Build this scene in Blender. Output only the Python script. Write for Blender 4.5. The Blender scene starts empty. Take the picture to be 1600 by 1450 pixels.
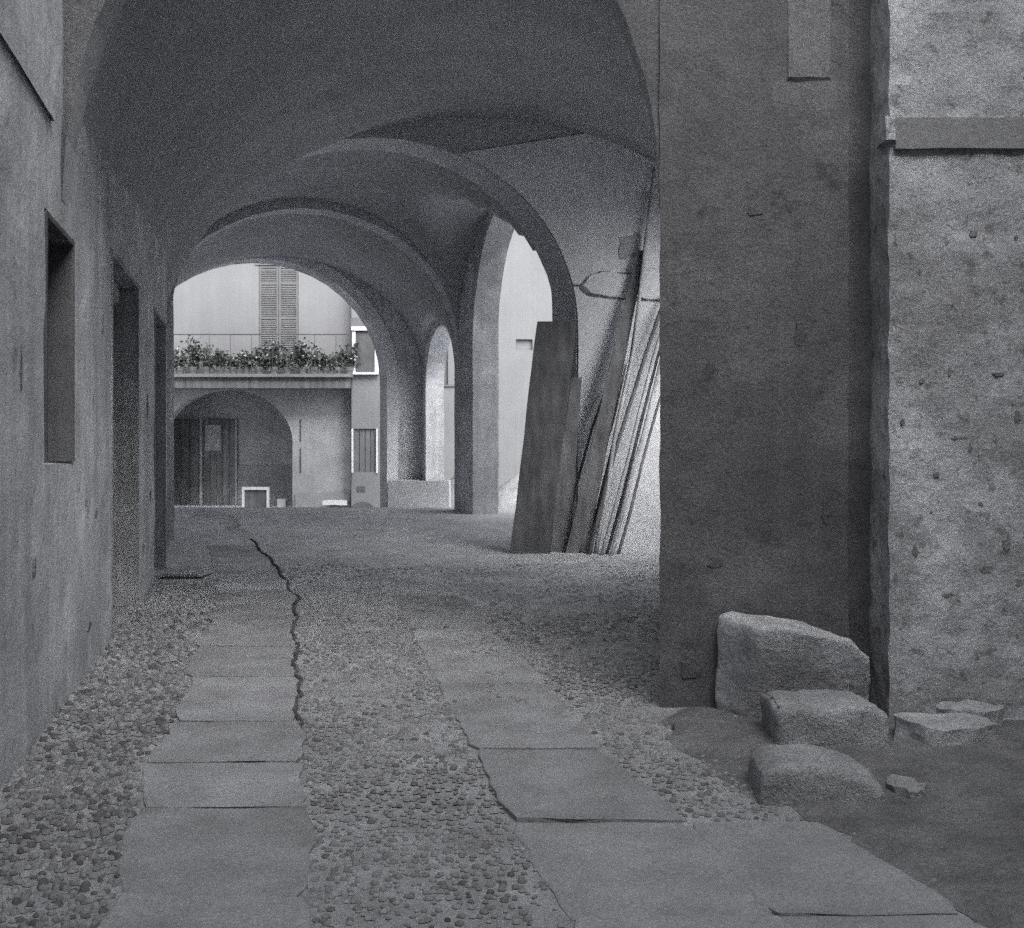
import bpy, bmesh, math, random
from mathutils import Vector, Matrix, noise
C = bpy.context.scene
COL = C.collection
R = math.radians
random.seed(7)

# ------------------------------------------------------------------ camera, sky, sun, exposure
CAMZ = 1.5
cam_d = bpy.data.cameras.new('camera')
cam_d.sensor_fit = 'HORIZONTAL'; cam_d.sensor_width = 36.0; cam_d.lens = 36.0
cam_d.shift_y = -25.0 / 1600.0
cam_d.clip_end = 500.0
cam = bpy.data.objects.new('camera', cam_d); COL.objects.link(cam)
cam.location = (0, 0, CAMZ); cam.rotation_euler = (R(90), 0, 0)
C.camera = cam

SUN_EL, SUN_AZ = 42.0, 156.0          # azimuth measured clockwise from +Y (camera looks to +Y)
w = bpy.data.worlds.new('World'); C.world = w; w.use_nodes = True
nt = w.node_tree; nt.nodes.clear()
sky = nt.nodes.new('ShaderNodeTexSky'); sky.sky_type = 'NISHITA'; sky.sun_disc = False
sky.sun_elevation = R(SUN_EL); sky.sun_rotation = R(SUN_AZ)
sky.dust_density = 4.0; sky.ozone_density = 1.0; sky.air_density = 1.0
hs = nt.nodes.new('ShaderNodeHueSaturation'); hs.inputs['Saturation'].default_value = 0.10
bg = nt.nodes.new('ShaderNodeBackground'); bg.inputs['Strength'].default_value = 0.15
wo = nt.nodes.new('ShaderNodeOutputWorld')
nt.links.new(sky.outputs[0], hs.inputs['Color']); nt.links.new(hs.outputs[0], bg.inputs[0]); nt.links.new(bg.outputs[0], wo.inputs[0])

sd = bpy.data.lights.new('sun', 'SUN'); sd.energy = 1.2; sd.angle = R(60); sd.color = (1.0, 0.985, 0.96)
so = bpy.data.objects.new('sun', sd); COL.objects.link(so)
az, el = R(SUN_AZ), R(SUN_EL)
dv = Vector((math.sin(az) * math.cos(el), math.cos(az) * math.cos(el), math.sin(el)))
so.rotation_euler = dv.to_track_quat('Z', 'Y').to_euler(); so.location = dv * 40

C.view_settings.view_transform = 'Standard'
try: C.view_settings.look = 'None'
except Exception: pass
C.view_settings.gamma = 1.0; C.view_settings.use_curve_mapping = False
C.view_settings.exposure = 1.45
C.render.engine = 'CYCLES'
C.cycles.max_bounces = 14; C.cycles.diffuse_bounces = 9; C.cycles.glossy_bounces = 3
C.cycles.sample_clamp_indirect = 4.0
C.cycles.use_denoising = False

# ------------------------------------------------------------------ helpers
def at(x, y, Y):
    """point of the place that stands at depth Y and shows at photograph pixel x, y"""
    return Vector(((x - 800) / 1600 * Y, Y, CAMZ - (y - 700) / 1600 * Y))
def sx(x, Y): return (x - 800) / 1600 * Y
def sz(y, Y): return CAMZ - (y - 700) / 1600 * Y
def ss(t): t = max(0, min(1, t)); return t * t * (3 - 2 * t)
def gz(Y):
    if Y < 20.3: return 0.30 * ss((Y - 13) / 6.5)
    if Y < 24.5: return 0.30 - 0.27 * ss((Y - 20.3) / 4.2)
    return 0.03 - 0.41 * ss((Y - 24.5) / 6.5)
def lerp(a, b, t): return a + (b - a) * t
def interp(pts, Y):
    if Y <= pts[0][0]: return pts[0][1] + (Y - pts[0][0]) * (pts[1][1] - pts[0][1]) / (pts[1][0] - pts[0][0])
    for (a, b), (c, d) in zip(pts, pts[1:]):
        if Y <= c: return lerp(b, d, (Y - a) / (c - a))
    (a, b), (c, d) = pts[-2], pts[-1]
    return d + (Y - c) * (d - b) / (c - a)
def hang(o, parent): o.parent = parent
def link(name, bm, mat, parent=None, smooth=False, loc=None):
    bmesh.ops.recalc_face_normals(bm, faces=bm.faces[:])
    me = bpy.data.meshes.new(name); bm.to_mesh(me); bm.free()
    if smooth:
        for p in me.polygons: p.use_smooth = True
    for m in (mat if isinstance(mat, (list, tuple)) else [mat]): me.materials.append(m)
    o = bpy.data.objects.new(name, me); COL.objects.link(o)
    if loc is not None: o.location = loc
    if parent is not None: o.parent = parent
    return o
def empty(name, loc=(0, 0, 0)):
    o = bpy.data.objects.new(name, None); COL.objects.link(o); o.location = loc; o.empty_display_size = 0.2
    return o
def tag(o, label=None, cat=None, group=None, kind=None):
    if label: o['label'] = label
    if cat: o['category'] = cat
    if group: o['group'] = group
    if kind: o['kind'] = kind
    return o
def base(o, p):
    """move an object's origin to p without moving its mesh (children must be added later)"""
    p = Vector(p); o.data.transform(Matrix.Translation(-p)); o.location = p
    return o
def child(name, bm, mat, root, smooth=False):
    """mesh built in world coordinates, hung under root"""
    o = link(name, bm, mat, None, smooth)
    q = Vector((0, 0, 0)); r = root
    while r is not None: q += r.location; r = r.parent
    o.data.transform(Matrix.Translation(-q)); o.parent = root
    return o
def box(bm, a, b):
    x0, y0, z0 = a; x1, y1, z1 = b
    v = [bm.verts.new(p) for p in ((x0, y0, z0), (x1, y0, z0), (x1, y1, z0), (x0, y1, z0), (x0, y0, z1), (x1, y0, z1), (x1, y1, z1), (x0, y1, z1))]
    for f in ((0, 3, 2, 1), (4, 5, 6, 7), (0, 1, 5, 4), (1, 2, 6, 5), (2, 3, 7, 6), (3, 0, 4, 7)):
        bm.faces.new([v[i] for i in f])
    return v
def quadbox(bm, plan, z0, z1):
    """prism on a plan polygon"""
    n = len(plan)
    lo = [bm.verts.new((p[0], p[1], z0)) for p in plan]; hi = [bm.verts.new((p[0], p[1], z1)) for p in plan]
    bm.faces.new(lo[::-1]); bm.faces.new(hi)
    for i in range(n): bm.faces.new((lo[i], lo[(i + 1) % n], hi[(i + 1) % n], hi[i]))
def tube(bm, pts, radii, n=8):
    rings = []
    for i, p in enumerate(pts):
        p = Vector(p)
        d = (Vector(pts[min(i + 1, len(pts) - 1)]) - Vector(pts[max(i - 1, 0)])).normalized()
        u = d.cross(Vector((0, 1, 0.01))).normalized(); v = d.cross(u)
        rings.append([bm.verts.new(p + (u * math.cos(2 * math.pi * k / n) + v * math.sin(2 * math.pi * k / n)) * radii[i]) for k in range(n)])
    for a, b in zip(rings, rings[1:]):
        for k in range(n): bm.faces.new((a[k], a[(k + 1) % n], b[(k + 1) % n], b[k]))
    bm.faces.new(rings[0][::-1]); bm.faces.new(rings[-1])
def rough(bm, cell, amp, freq=2.0, seed=0.0, keep=None):
    bmesh.ops.remove_doubles(bm, verts=bm.verts[:], dist=1e-4)
    for _ in range(9):
        es = [e for e in bm.edges if e.calc_length() > cell * 1.5]
        if not es: break
        bmesh.ops.subdivide_edges(bm, edges=es, cuts=1)
        bmesh.ops.triangulate(bm, faces=[f for f in bm.faces if len(f.verts) > 3])
    bm.normal_update()
    off = Vector((seed, seed * 1.7, -seed))
    for v in bm.verts:
        if keep and keep(v.co): continue
        n1 = noise.noise_vector(v.co * freq + off); n2 = noise.noise_vector(v.co * freq * 4 + off)
        v.co += (n1 + n2 * 0.4) * amp
def arch_wall(bm, P, Q, tv, z0, z1, ops=()):
    """wall from plan point P to Q, thickness vector tv, arched or flat openings (s0, s1, sill, spring, rise)"""
    P, Q, T = Vector((P[0], P[1])), Vector((Q[0], Q[1])), Vector((tv[0], tv[1], 0))
    L = (Q - P).length; d = (Q - P) / L
    def pt(s, z, k): q = P + d * s; return Vector((q.x, q.y, z)) + T * k
    def face(ps): bm.faces.new([bm.verts.new(p) for p in ps])
    def col(sa, sb, za, zb, za2=None):
        za2 = za if za2 is None else za2
        for k in (0, 1): face([pt(sa, za, k), pt(sb, za2, k), pt(sb, zb, k), pt(sa, zb, k)])
    lv = sorted(set([z0, z1] + [o[2] for o in ops] + [o[3] for o in ops]))
    cuts = [0.0]
    for o in sorted(ops): cuts += [o[0], o[1]]
    cuts.append(L)
    for i in range(0, len(cuts), 2):
        if cuts[i + 1] - cuts[i] > 1e-4:
            for a, b in zip(lv, lv[1:]): col(cuts[i], cuts[i + 1], a, b)
    for (s0, s1, sill, spring, rise) in ops:
        n = 20 if rise > 0 else 1
        if sill > z0:
            col(s0, s1, z0, sill); face([pt(s0, sill, 0), pt(s1, sill, 0), pt(s1, sill, 1), pt(s0, sill, 1)])
        ts = [-math.cos(math.pi * i / n) for i in range(n + 1)]
        sv = [lerp(s0, s1, (t + 1) / 2) for t in ts]; zv = [spring + rise * math.sqrt(max(0, 1 - t * t)) for t in ts]
        for i in range(n):
            col(sv[i], sv[i + 1], zv[i], z1, zv[i + 1])
            face([pt(sv[i], zv[i], 0), pt(sv[i + 1], zv[i + 1], 0), pt(sv[i + 1], zv[i + 1], 1), pt(sv[i], zv[i], 1)])
        for s in (s0, s1): face([pt(s, sill, 0), pt(s, spring, 0), pt(s, spring, 1), pt(s, sill, 1)])
    for s in (0, L): face([pt(s, z0, 0), pt(s, z1, 0), pt(s, z1, 1), pt(s, z0, 1)])
    face([pt(0, z1, 0), pt(L, z1, 0), pt(L, z1, 1), pt(0, z1, 1)])
    bmesh.ops.remove_doubles(bm, verts=bm.verts[:], dist=1e-4)

# ------------------------------------------------------------------ materials
def mat(name, col, var=0.25, scale=3.0, bump=0.4, bdist=0.01, roughness=0.9, fine=40.0, streak=0.0, spots=0.0, patch=0.0, grain=0.12, lo=0.60):
    """old grey surface: cloudy tone, fine grain, optional vertical streaks, pock marks and pale flaked patches"""
    m = bpy.data.materials.new(name); m.use_nodes = True
    n, l = m.node_tree.nodes, m.node_tree.links
    b = n['Principled BSDF']; b.inputs['Roughness'].default_value = roughness
    try: b.inputs['Specular IOR Level'].default_value = 0.2
    except Exception: pass
    tc = n.new('ShaderNodeTexCoord'); geo = n.new('ShaderNodeNewGeometry')
    pos = geo.outputs['Position']
    def nz(s, det=6.0, r=0.6, vec=pos):
        t = n.new('ShaderNodeTexNoise'); t.inputs['Scale'].default_value = s; t.inputs['Detail'].default_value = det; t.inputs['Roughness'].default_value = r
        l.new(vec, t.inputs['Vector']); return t.outputs['Fac']
    def rng(x, a, bb, c, d):
        t = n.new('ShaderNodeMapRange'); t.inputs[1].default_value = a; t.inputs[2].default_value = bb; t.inputs[3].default_value = c; t.inputs[4].default_value = d
        l.new(x, t.inputs[0]); return t.outputs[0]
    def mul(x, y):
        t = n.new('ShaderNodeMath'); t.operation = 'MULTIPLY'; l.new(x, t.inputs[0])
        if isinstance(y, (int, float)): t.inputs[1].default_value = y
        else: l.new(y, t.inputs[1])
        return t.outputs[0]
    f = rng(nz(scale), 0.3, 0.7, 1 - var, 1 + var)
    f = mul(f, rng(nz(scale * 0.27, 3.0), 0.3, 0.7, 1 - var * 0.6, 1 + var * 0.6))
    g = nz(fine, 3.0, 0.7)
    f = mul(f, rng(g, 0.25, 0.75, 1 - grain, 1 + grain))
    if streak > 0:
        mp = n.new('ShaderNodeMapping'); mp.inputs['Scale'].default_value = (9, 9, 0.35); l.new(pos, mp.inputs[0])
        f = mul(f, rng(nz(1.0, 5.0, 0.6, mp.outputs[0]), 0.3, 0.7, 1 - streak, 1 + streak))
    if spots > 0:
        f = mul(f, mul(rng(nz(scale * 5.0, 4.0, 0.65), lo, lo + .10, 1.0, 1 - spots), 1.0))
    if patch > 0:
        f = mul(f, rng(nz(scale * 0.5, 8.0, 0.62), 0.50, 0.56, 1 - patch * 0.5, 1 + patch * 0.5))
    mx = n.new('ShaderNodeMix'); mx.data_type = 'RGBA'; mx.blend_type = 'MULTIPLY'; mx.inputs[0].default_value = 1.0
    mx.inputs[6].default_value = (*col, 1); l.new(f, mx.inputs[7]); l.new(mx.outputs[2], b.inputs['Base Color'])
    bp = n.new('ShaderNodeBump'); bp.inputs['Strength'].default_value = bump; bp.inputs['Distance'].default_value = bdist
    ad = n.new('ShaderNodeMath'); ad.operation = 'ADD'; l.new(nz(scale * 4, 8.0, 0.65), ad.inputs[0]); l.new(mul(g, 0.35), ad.inputs[1])
    l.new(ad.outputs[0], bp.inputs['Height']); l.new(bp.outputs[0], b.inputs['Normal'])
    return m
def gr(v, t=0.0): return (v * .985, v, v * 1.05)
M = {}
M['plaster'] = mat('old_plaster', gr(.46), .22, 1.5, .7, .016, streak=.13, spots=.35, grain=.22, patch=.10)
M['plaster_right'] = mat('pitted_plaster', gr(.335), .24, 2.0, .9, .018, spots=.5, patch=.22, grain=.28, fine=50, lo=.56)
M['vault'] = mat('grey_vault_plaster', gr(.34), .11, 1.1, .5, .014, grain=.2)  # even grey, darker than the arch plaster
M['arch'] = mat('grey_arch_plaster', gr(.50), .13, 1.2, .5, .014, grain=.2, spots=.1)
M['arch_near'] = mat('lifted_soffit_plaster', gr(.36), .13, 1.2, .5, .014, grain=.2, spots=.1)
M['arcade_dark'] = mat('bared_wall_under_plaster', gr(.17), .3, 3.0, .8, .012, grain=.28, spots=.3)
M['arcade'] = mat('arcade_plaster', gr(.52), .22, 1.3, .6, .014, grain=.18, streak=.12, patch=.12, spots=.2)
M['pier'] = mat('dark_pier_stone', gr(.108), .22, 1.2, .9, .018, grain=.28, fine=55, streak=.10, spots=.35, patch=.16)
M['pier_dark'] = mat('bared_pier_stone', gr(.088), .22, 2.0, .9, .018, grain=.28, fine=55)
M['lit'] = mat('lit_toned_plaster', gr(.72), .12, 1.5, .4, .01, grain=.12, spots=.15)  # plaster lightened in colour for the light falling on it
M['court'] = mat('court_limewash', gr(.20), .07, 0.9, .25, .01, grain=.08, streak=.04)
M['court_low'] = mat('stained_limewash', gr(.315), .20, 1.1, .35, .012, grain=.14, streak=.08)
M['slab'] = mat('granite_slab', gr(.255), .20, 3.0, .7, .008, grain=.26, fine=70, spots=.15)
M['slab_dark'] = mat('darker_granite_slab', gr(.235), .22, 3.0, .7, .008, grain=.26, fine=70, spots=.2)
M['slab_pale'] = mat('paler_granite_slab', gr(.275), .22, 3.0, .7, .008, grain=.26, fine=70, spots=.2)
M['slab_far'] = mat('lit_granite_slab', gr(.38), .20, 3.0, .7, .008, grain=.24, fine=70, spots=.15)  # far slabs lightened in colour for the side light, like the floor
M['cobble'] = mat('river_pebble', gr(.19), .30, 9.0, .4, .004, grain=.20, fine=80, roughness=.8)
M['cobble_dark'] = mat('dark_pebble', gr(.11), .30, 9.0, .4, .004, grain=.20, fine=80, roughness=.8)
M['cobble_pale'] = mat('pale_pebble', gr(.25), .30, 9.0, .4, .004, grain=.20, fine=80, roughness=.8)
M['dirt'] = mat('packed_dirt', gr(.265), .25, 5.0, .9, .012, grain=.28, fine=70)
M['joint'] = mat('black_joint_soil', gr(.09), .3, 6.0, .9, .01, grain=.3)
M['sand_lit'] = mat('lit_sandy_earth', gr(.56), .16, 2.5, .8, .012, grain=.24, fine=60, spots=.2)
M['earth'] = mat('dark_earth', gr(.145), .3, 4.0, .9, .02, grain=.3, fine=50)
M['stone'] = mat('rough_stone', gr(.40), .26, 4.0, 1.0, .02, grain=.28, fine=60, spots=.4)
M['stone2'] = mat('darker_rough_stone', gr(.29), .26, 4.0, 1.0, .02, grain=.28, fine=60, spots=.4)
M['rubble'] = mat('mortar_rubble', gr(.33), .3, 7.0, .9, .014, grain=.22, fine=60)
M['wood'] = mat('weathered_wood', gr(.13), .2, 3.0, .5, .006, streak=.35, grain=.15, fine=90)
M['wood_mid'] = mat('grey_weathered_wood', gr(.18), .2, 3.0, .5, .006, streak=.35, grain=.15, fine=90)
M['wood_pale'] = mat('pale_peeled_wood', gr(.42), .2, 3.0, .4, .005, streak=.25, grain=.12, fine=90)
M['niche'] = mat('recess_shade_black', gr(.11), .2, 3.0, .5, .006, streak=.3, grain=.15, fine=90)
M['door_shade'] = mat('door_jamb_shade', gr(.30), .2, 3.0, .5, .006, streak=.3, grain=.15, fine=90)
M['iron'] = mat('rusty_iron', gr(.06), .3, 8.0, .4, .003, roughness=.6)
M['inside'] = mat('dim_inner_wall', gr(.42), .2, 1.5, .3, .01)
M['inside_low'] = mat('dim_inner_dado', gr(.30), .2, 1.5, .3, .01)
M['shutter'] = mat('grey_painted_shutter', gr(.14), .15, 3.0, .3, .004, grain=.1)
M['frame'] = mat('pale_painted_frame', gr(.62), .08, 3.0, .2, .003, grain=.06)
M['glass_dark'] = mat('dusty_pane', gr(.10), .2, 3.0, .1, .002, roughness=.35)
M['leaf'] = mat('plant_leaf', (.058, .062, .058), .45, 14.0, .1, .003, grain=.2)
M['leaf2'] = mat('plant_leaf_pale', (.105, .11, .105), .45, 14.0, .1, .003, grain=.2)
M['petal'] = mat('pale_petal', gr(.38), .2, 14.0, .1, .003)
M['pot'] = mat('terracotta_pot', gr(.16), .2, 5.0, .2, .004)
M['roof'] = mat('roof_tile', gr(.14), .3, 4.0, .5, .02)
M['band'] = mat('grey_stone_band', gr(.19), .15, 4.0, .6, .01, grain=.2)
M['paper'] = mat('pale_notice_paper', gr(.42), .25, 9.0, .1, .002)

M['pier_pale'] = mat('paler_pier_mortar', gr(.15), .2, 2.0, .9, .014, grain=.28, fine=55)
# the sandy tone and its painted brightness fade into the dirt over a ragged margin
_m = M['sand_lit']; _n, _l = _m.node_tree.nodes, _m.node_tree.links
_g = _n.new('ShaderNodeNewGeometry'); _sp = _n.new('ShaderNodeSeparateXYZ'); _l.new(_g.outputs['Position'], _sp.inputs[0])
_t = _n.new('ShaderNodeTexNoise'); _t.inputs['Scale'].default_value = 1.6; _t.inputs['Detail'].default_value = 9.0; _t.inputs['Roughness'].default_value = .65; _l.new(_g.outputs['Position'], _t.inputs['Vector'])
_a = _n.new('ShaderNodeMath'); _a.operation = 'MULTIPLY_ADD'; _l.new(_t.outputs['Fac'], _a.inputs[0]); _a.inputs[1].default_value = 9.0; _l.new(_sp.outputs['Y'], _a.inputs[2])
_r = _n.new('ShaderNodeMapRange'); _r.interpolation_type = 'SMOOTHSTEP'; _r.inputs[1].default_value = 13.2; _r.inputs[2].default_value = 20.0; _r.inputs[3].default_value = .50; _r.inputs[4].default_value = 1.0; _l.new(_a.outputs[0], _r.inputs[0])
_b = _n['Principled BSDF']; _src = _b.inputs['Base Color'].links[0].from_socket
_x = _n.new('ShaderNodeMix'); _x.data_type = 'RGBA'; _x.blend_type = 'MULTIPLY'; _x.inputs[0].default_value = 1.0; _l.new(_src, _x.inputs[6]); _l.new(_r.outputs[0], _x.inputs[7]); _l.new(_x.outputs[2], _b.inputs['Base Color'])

# ------------------------------------------------------------------ plan
def LX(Y): return -1.125 - 0.25 * Y            # face of the left passage wall
ARCH = {}
def arch_at(Y, cx, half, spring, rise): ARCH[Y] = (cx, half, spring, rise)
AX = -0.42                                     # drift of the passage to the left per metre of depth
A1Y, A2Y, A3Y = 15.0, 19.3, 24.6
A1 = (-2.04, 2.98, 3.25, 2.80); A2 = (-3.96, 3.04, 3.22, 2.80); A3 = (-6.13, 3.13, 3.13, 2.92)
TOP = 7.1

# ------------------------------------------------------------------ ground
bm = bmesh.new()
ys = [-30, -14, -6, -2] + [i * 0.5 for i in range(0, 70)] + [37, 42, 50, 60]
xs = [-60, -30, -16] + [i * 1.0 for i in range(-14, 15)] + [18, 30, 60]
grid = [[bm.verts.new((x, y, gz(y) + (0.008 * noise.noise(Vector((x, y, 0))) if -16 < x < 16 else 0) - .004)) for x in xs] for y in ys]
for i in range(len(ys) - 1):
    for j in range(len(xs) - 1): bm.faces.new((grid[i][j], grid[i][j + 1], grid[i + 1][j + 1], grid[i + 1][j]))
tag(link('ground', bm, M['dirt'], smooth=True), kind='structure')
# pale sandy floor of the far passage and the courts, side light put into its colour, a thin spread over the packed dirt with a ragged near edge
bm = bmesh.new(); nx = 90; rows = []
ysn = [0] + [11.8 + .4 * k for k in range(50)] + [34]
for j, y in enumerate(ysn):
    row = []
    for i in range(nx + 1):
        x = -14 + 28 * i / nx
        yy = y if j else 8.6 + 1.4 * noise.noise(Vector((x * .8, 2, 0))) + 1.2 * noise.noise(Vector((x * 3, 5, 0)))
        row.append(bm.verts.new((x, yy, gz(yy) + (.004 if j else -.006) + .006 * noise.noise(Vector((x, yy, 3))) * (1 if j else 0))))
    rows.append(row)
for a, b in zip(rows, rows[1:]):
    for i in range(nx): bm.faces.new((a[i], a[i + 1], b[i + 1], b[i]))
tag(link('lit_sandy_path', bm, M['sand_lit'], smooth=True), kind='structure')

# wheel tracks of granite slabs
LT = [(3, -.58), (4.07, -.81), (5.85, -1.225), (6.86, -1.457), (8.73, -1.87), (10.2, -2.16), (11.7, -2.62), (13.3, -3.10), (14.9, -3.72), (20.5, -5.75)]
LTW = [(3, .70), (4.2, .70), (6, .70), (8, .72), (11, .78), (15, .74), (20, .7)]
RT = [(3, .22), (4.07, 0), (5.05, -.19), (6.52, -.47), (8.7, -.88), (10.2, -1.17), (11.7, -1.52), (13.3, -1.97), (15, -2.55), (20.5, -4.55)]
def slab(name, root, ya, yb, L, Rr, m, top=.013, seed=0):
    bm = bmesh.new(); n = 9
    pa = []
    for i in range(n + 1): y = lerp(ya, yb, i / n); pa.append((Rr(y), y))
    for i in range(n, -1, -1): y = lerp(ya, yb, i / n); pa.append((L(y), y))
    rr = random.Random(seed)
    pts = []
    for k, (x, y) in enumerate(pa):
        c = 1.0 if k in (0, n, n + 1, 2 * n + 1) else 0.35
        pts.append((x + rr.uniform(-.014, .014) - (.022 if k <= n else -.022) * (c > .9) , y + rr.uniform(-.006, .006)))
    lo = [bm.verts.new((x, y, gz(y) - .09)) for x, y in pts]
    cx = sum(p[0] for p in pts) / len(pts); cy = sum(p[1] for p in pts) / len(pts)
    tx, ty = rr.uniform(-.010, .010), rr.uniform(-.012, .012); dz = rr.uniform(-.006, .008)
    def tz(x, y): return gz(y) + top + dz + (x - cx) * tx + (y - cy) * ty
    mid = [bm.verts.new((x, y, tz(x, y) - .004)) for x, y in pts]
    hi = [bm.verts.new((x + .007 * (1 if cx > x else -1), y + .005 * (1 if cy > y else -1), tz(x, y) + .004 * noise.noise(Vector((x * 3, y * 3, 1))))) for x, y in pts]
    N = len(pts)
    for i in range(N):
        j = (i + 1) % N
        bm.faces.new((lo[i], lo[j], mid[j], mid[i])); bm.faces.new((mid[i], mid[j], hi[j], hi[i]))
    for i in range(n):
        f = bm.faces.new((hi[i], hi[i + 1], hi[2 * n - i], hi[2 * n + 1 - i]))
    es = [e for e in bm.edges if {e.verts[0].index, e.verts[1].index} and abs((e.verts[0].co - e.verts[1].co).x) > .4 and min(e.verts[0].co.z, e.verts[1].co.z) > gz(ya) - .05]
    bmesh.ops.subdivide_edges(bm, edges=es, cuts=7, use_grid_fill=True)
    for v in bm.verts:
        if v.co.z > gz(v.co.y) - .03:
            v.co.z += .0045 * noise.noise(Vector((v.co.x * 4 + seed, v.co.y * 4, seed))) ; v.co.y += .012 * noise.noise(Vector((v.co.x * 6, v.co.y * 1.5, seed)))
    o = child(name, bm, m, root)
    return o
lt = tag(empty('wheel_track', (LX(9) + 2, 9, 0)), 'strip of granite slabs beside the pebble verge on the left', kind='structure')
js = [2.6, 3.4, 4.25, 4.85, 5.58, 6.67, 7.7, 8.75, 9.7, 10.7, 11.75, 12.8, 13.9, 15.0, 16.2, 17.4, 18.6, 19.8]
for i, (a, b) in enumerate(zip(js, js[1:])):
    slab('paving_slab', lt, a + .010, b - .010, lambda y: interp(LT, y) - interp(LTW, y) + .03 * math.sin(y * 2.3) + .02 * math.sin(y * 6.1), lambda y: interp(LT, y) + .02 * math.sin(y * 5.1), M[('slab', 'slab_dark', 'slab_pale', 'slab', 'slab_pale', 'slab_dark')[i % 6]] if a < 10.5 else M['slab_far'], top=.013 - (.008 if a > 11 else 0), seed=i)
bm = bmesh.new(); rj = random.Random(31); prev = None; yj = 5.4      # open, dirt-filled joint along the right edge of the strip
while yj < 15.6:
    wj = .016 * rj.uniform(.5, 1.2) * (1.4 if yj > 8.5 else 1.0); xj = interp(LT, yj) + .012 + .02 * math.sin(yj * 5.1) + rj.uniform(-.02, .02)
    zj = gz(yj) + .018 + (.004 if yj > 9 else 0)
    row = [bm.verts.new((xj - wj, yj, zj - .014)), bm.verts.new((xj - wj * .3, yj, zj)), bm.verts.new((xj + wj * .4, yj, zj)), bm.verts.new((xj + wj, yj, zj - .014))]
    if prev:
        for q in range(3): bm.faces.new((prev[q], prev[q + 1], row[q + 1], row[q]))
    prev = row; yj += rj.uniform(.07, .13)
child('open_joint', bm, M['joint'], lt)
rt = tag(empty('wheel_track', (0, 9, 0)), 'strip of granite slabs in the middle of the passage', kind='structure')
js = [2.5, 3.25, 4.1, 5.08, 5.74, 6.52, 7.5, 8.4, 9.4, 10.4, 11.3]
for i, (a, b) in enumerate(zip(js, js[1:])):
    slab('paving_slab', rt, a + .010, b - .010, lambda y: interp(RT, y), lambda y: interp(RT, y) + .68 + .03 * math.sin(y * 2.1), M[('slab_pale', 'slab', 'slab_dark', 'slab', 'slab_dark', 'slab_pale')[i % 6]], top=.013 - .0016 * i, seed=50 + i)
# two more slabs beside the near end of the middle strip
slab('paving_slab', rt, 3.28, 4.09, lambda y: .70 + (4.09 - y) * .15, lambda y: 1.235 + (4.09 - y) * .28, M['slab'], .014, 91)
slab('paving_slab', rt, 2.5, 3.265, lambda y: .82 + (3.26 - y) * .15, lambda y: 1.46 + (3.26 - y) * .2, M['slab'], .014, 92)

# pebbles set in the dirt
def ltl(y): return interp(LT, y) - interp(LTW, y) + .03 * math.sin(y * 2.3) + .02 * math.sin(y * 6.1)
def ltr(y): return interp(LT, y)
def rtl(y): return interp(RT, y)
def rtr(y): return interp(RT, y) + .68
def in_track(x, y, r):
    if ltl(y) - r * .2 < x < ltr(y) + r * .5: return True
    if y < 7.0 + 3 * noise.noise(Vector((x * 5, y * 5, 7))) and rtl(y) - r * .2 < x < rtr(y) + r * .2: return True
    if y > 11.3 and x < ltl(y) : return True
    if y < 4.12 and .6 < x < 1.26 + (4.1 - y) * .28: return True
    return False
def pebble_bm(seed, hgt=1.0):
    rr = random.Random(seed); bm = bmesh.new(); n = 7
    ph = rr.random() * 6; rad = [rr.uniform(.82, 1.12) for _ in range(n)]
    rings = []
    for (q, z) in ((1.0, -.25), (.82, .42), (.45, .83)):
        rings.append([bm.verts.new((math.cos(ph + 2 * math.pi * k / n) * rad[k] * q, math.sin(ph + 2 * math.pi * k / n) * rad[k] * q, z * hgt)) for k in range(n)])
    t = bm.verts.new((rr.uniform(-.1, .1), rr.uniform(-.1, .1), hgt))
    for a, b in zip(rings, rings[1:]):
        for k in range(n): bm.faces.new((a[k], a[(k + 1) % n], b[(k + 1) % n], b[k]))
    for k in range(n): bm.faces.new((rings[-1][k], rings[-1][(k + 1) % n], t))
    return bm
peb = []
for s in range(8):
    me = bpy.data.meshes.new('cobble'); b_ = pebble_bm(s); b_.to_mesh(me); b_.free()
    for p in me.polygons: p.use_smooth = True
    peb.append(me)
pebdata = []
rnd = random.Random(3)
y = 2.6
while y < 13.2:
    step = .036 + .0042 * (y - 3)
    x = LX(y) + .02
    while x < 2.6:
        px, py = x + rnd.uniform(-.02, .02), y + rnd.uniform(-.02, .02)
        left = px < ltl(py)
        r = step * (rnd.uniform(.34, .58) if left else rnd.uniform(.22, .48))
        ok = not in_track(px, py, r) and px > LX(py) + r * .5
        if ok and py < 5.95 and px > 1.05 + max(0, py - 4.1) * -.2 + rnd.uniform(-.12, .2) : ok = rnd.random() < .05    # bare earth by the pier
        if ok and py > 5.8 and px > .80 + (py - 5.8) * .14 : ok = py > 6.9 and px < 2.4
        if ok and not left and rnd.random() < .10 + .55 * ss((py - 7.0) / 3.5) + .8 * max(0, noise.noise(Vector((px * 1.6, py * 1.1, 4)))): ok = False
        if ok and px < 1.0 or ok: 
            vis = abs(px) < py * .54 + .5
            if vis: pebdata.append((px, py, r, left, rnd.random()))
        x += step * rnd.uniform(.92, 1.15)
    y += step * .93
pebdata.sort(key=lambda p: -p[2] / p[1])
cp = tag(empty('cobblestone_paving', (-1, 7, 0)), kind='structure')
variants = {}
for (i, k) in [(i, k) for i in range(8) for k in range(3)]:
    me = peb[i].copy(); me.materials.append(M[('cobble', 'cobble_dark', 'cobble_pale')[k]]); variants[(i, k)] = me
bmr = [bmesh.new() for _ in range(3)]
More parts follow.
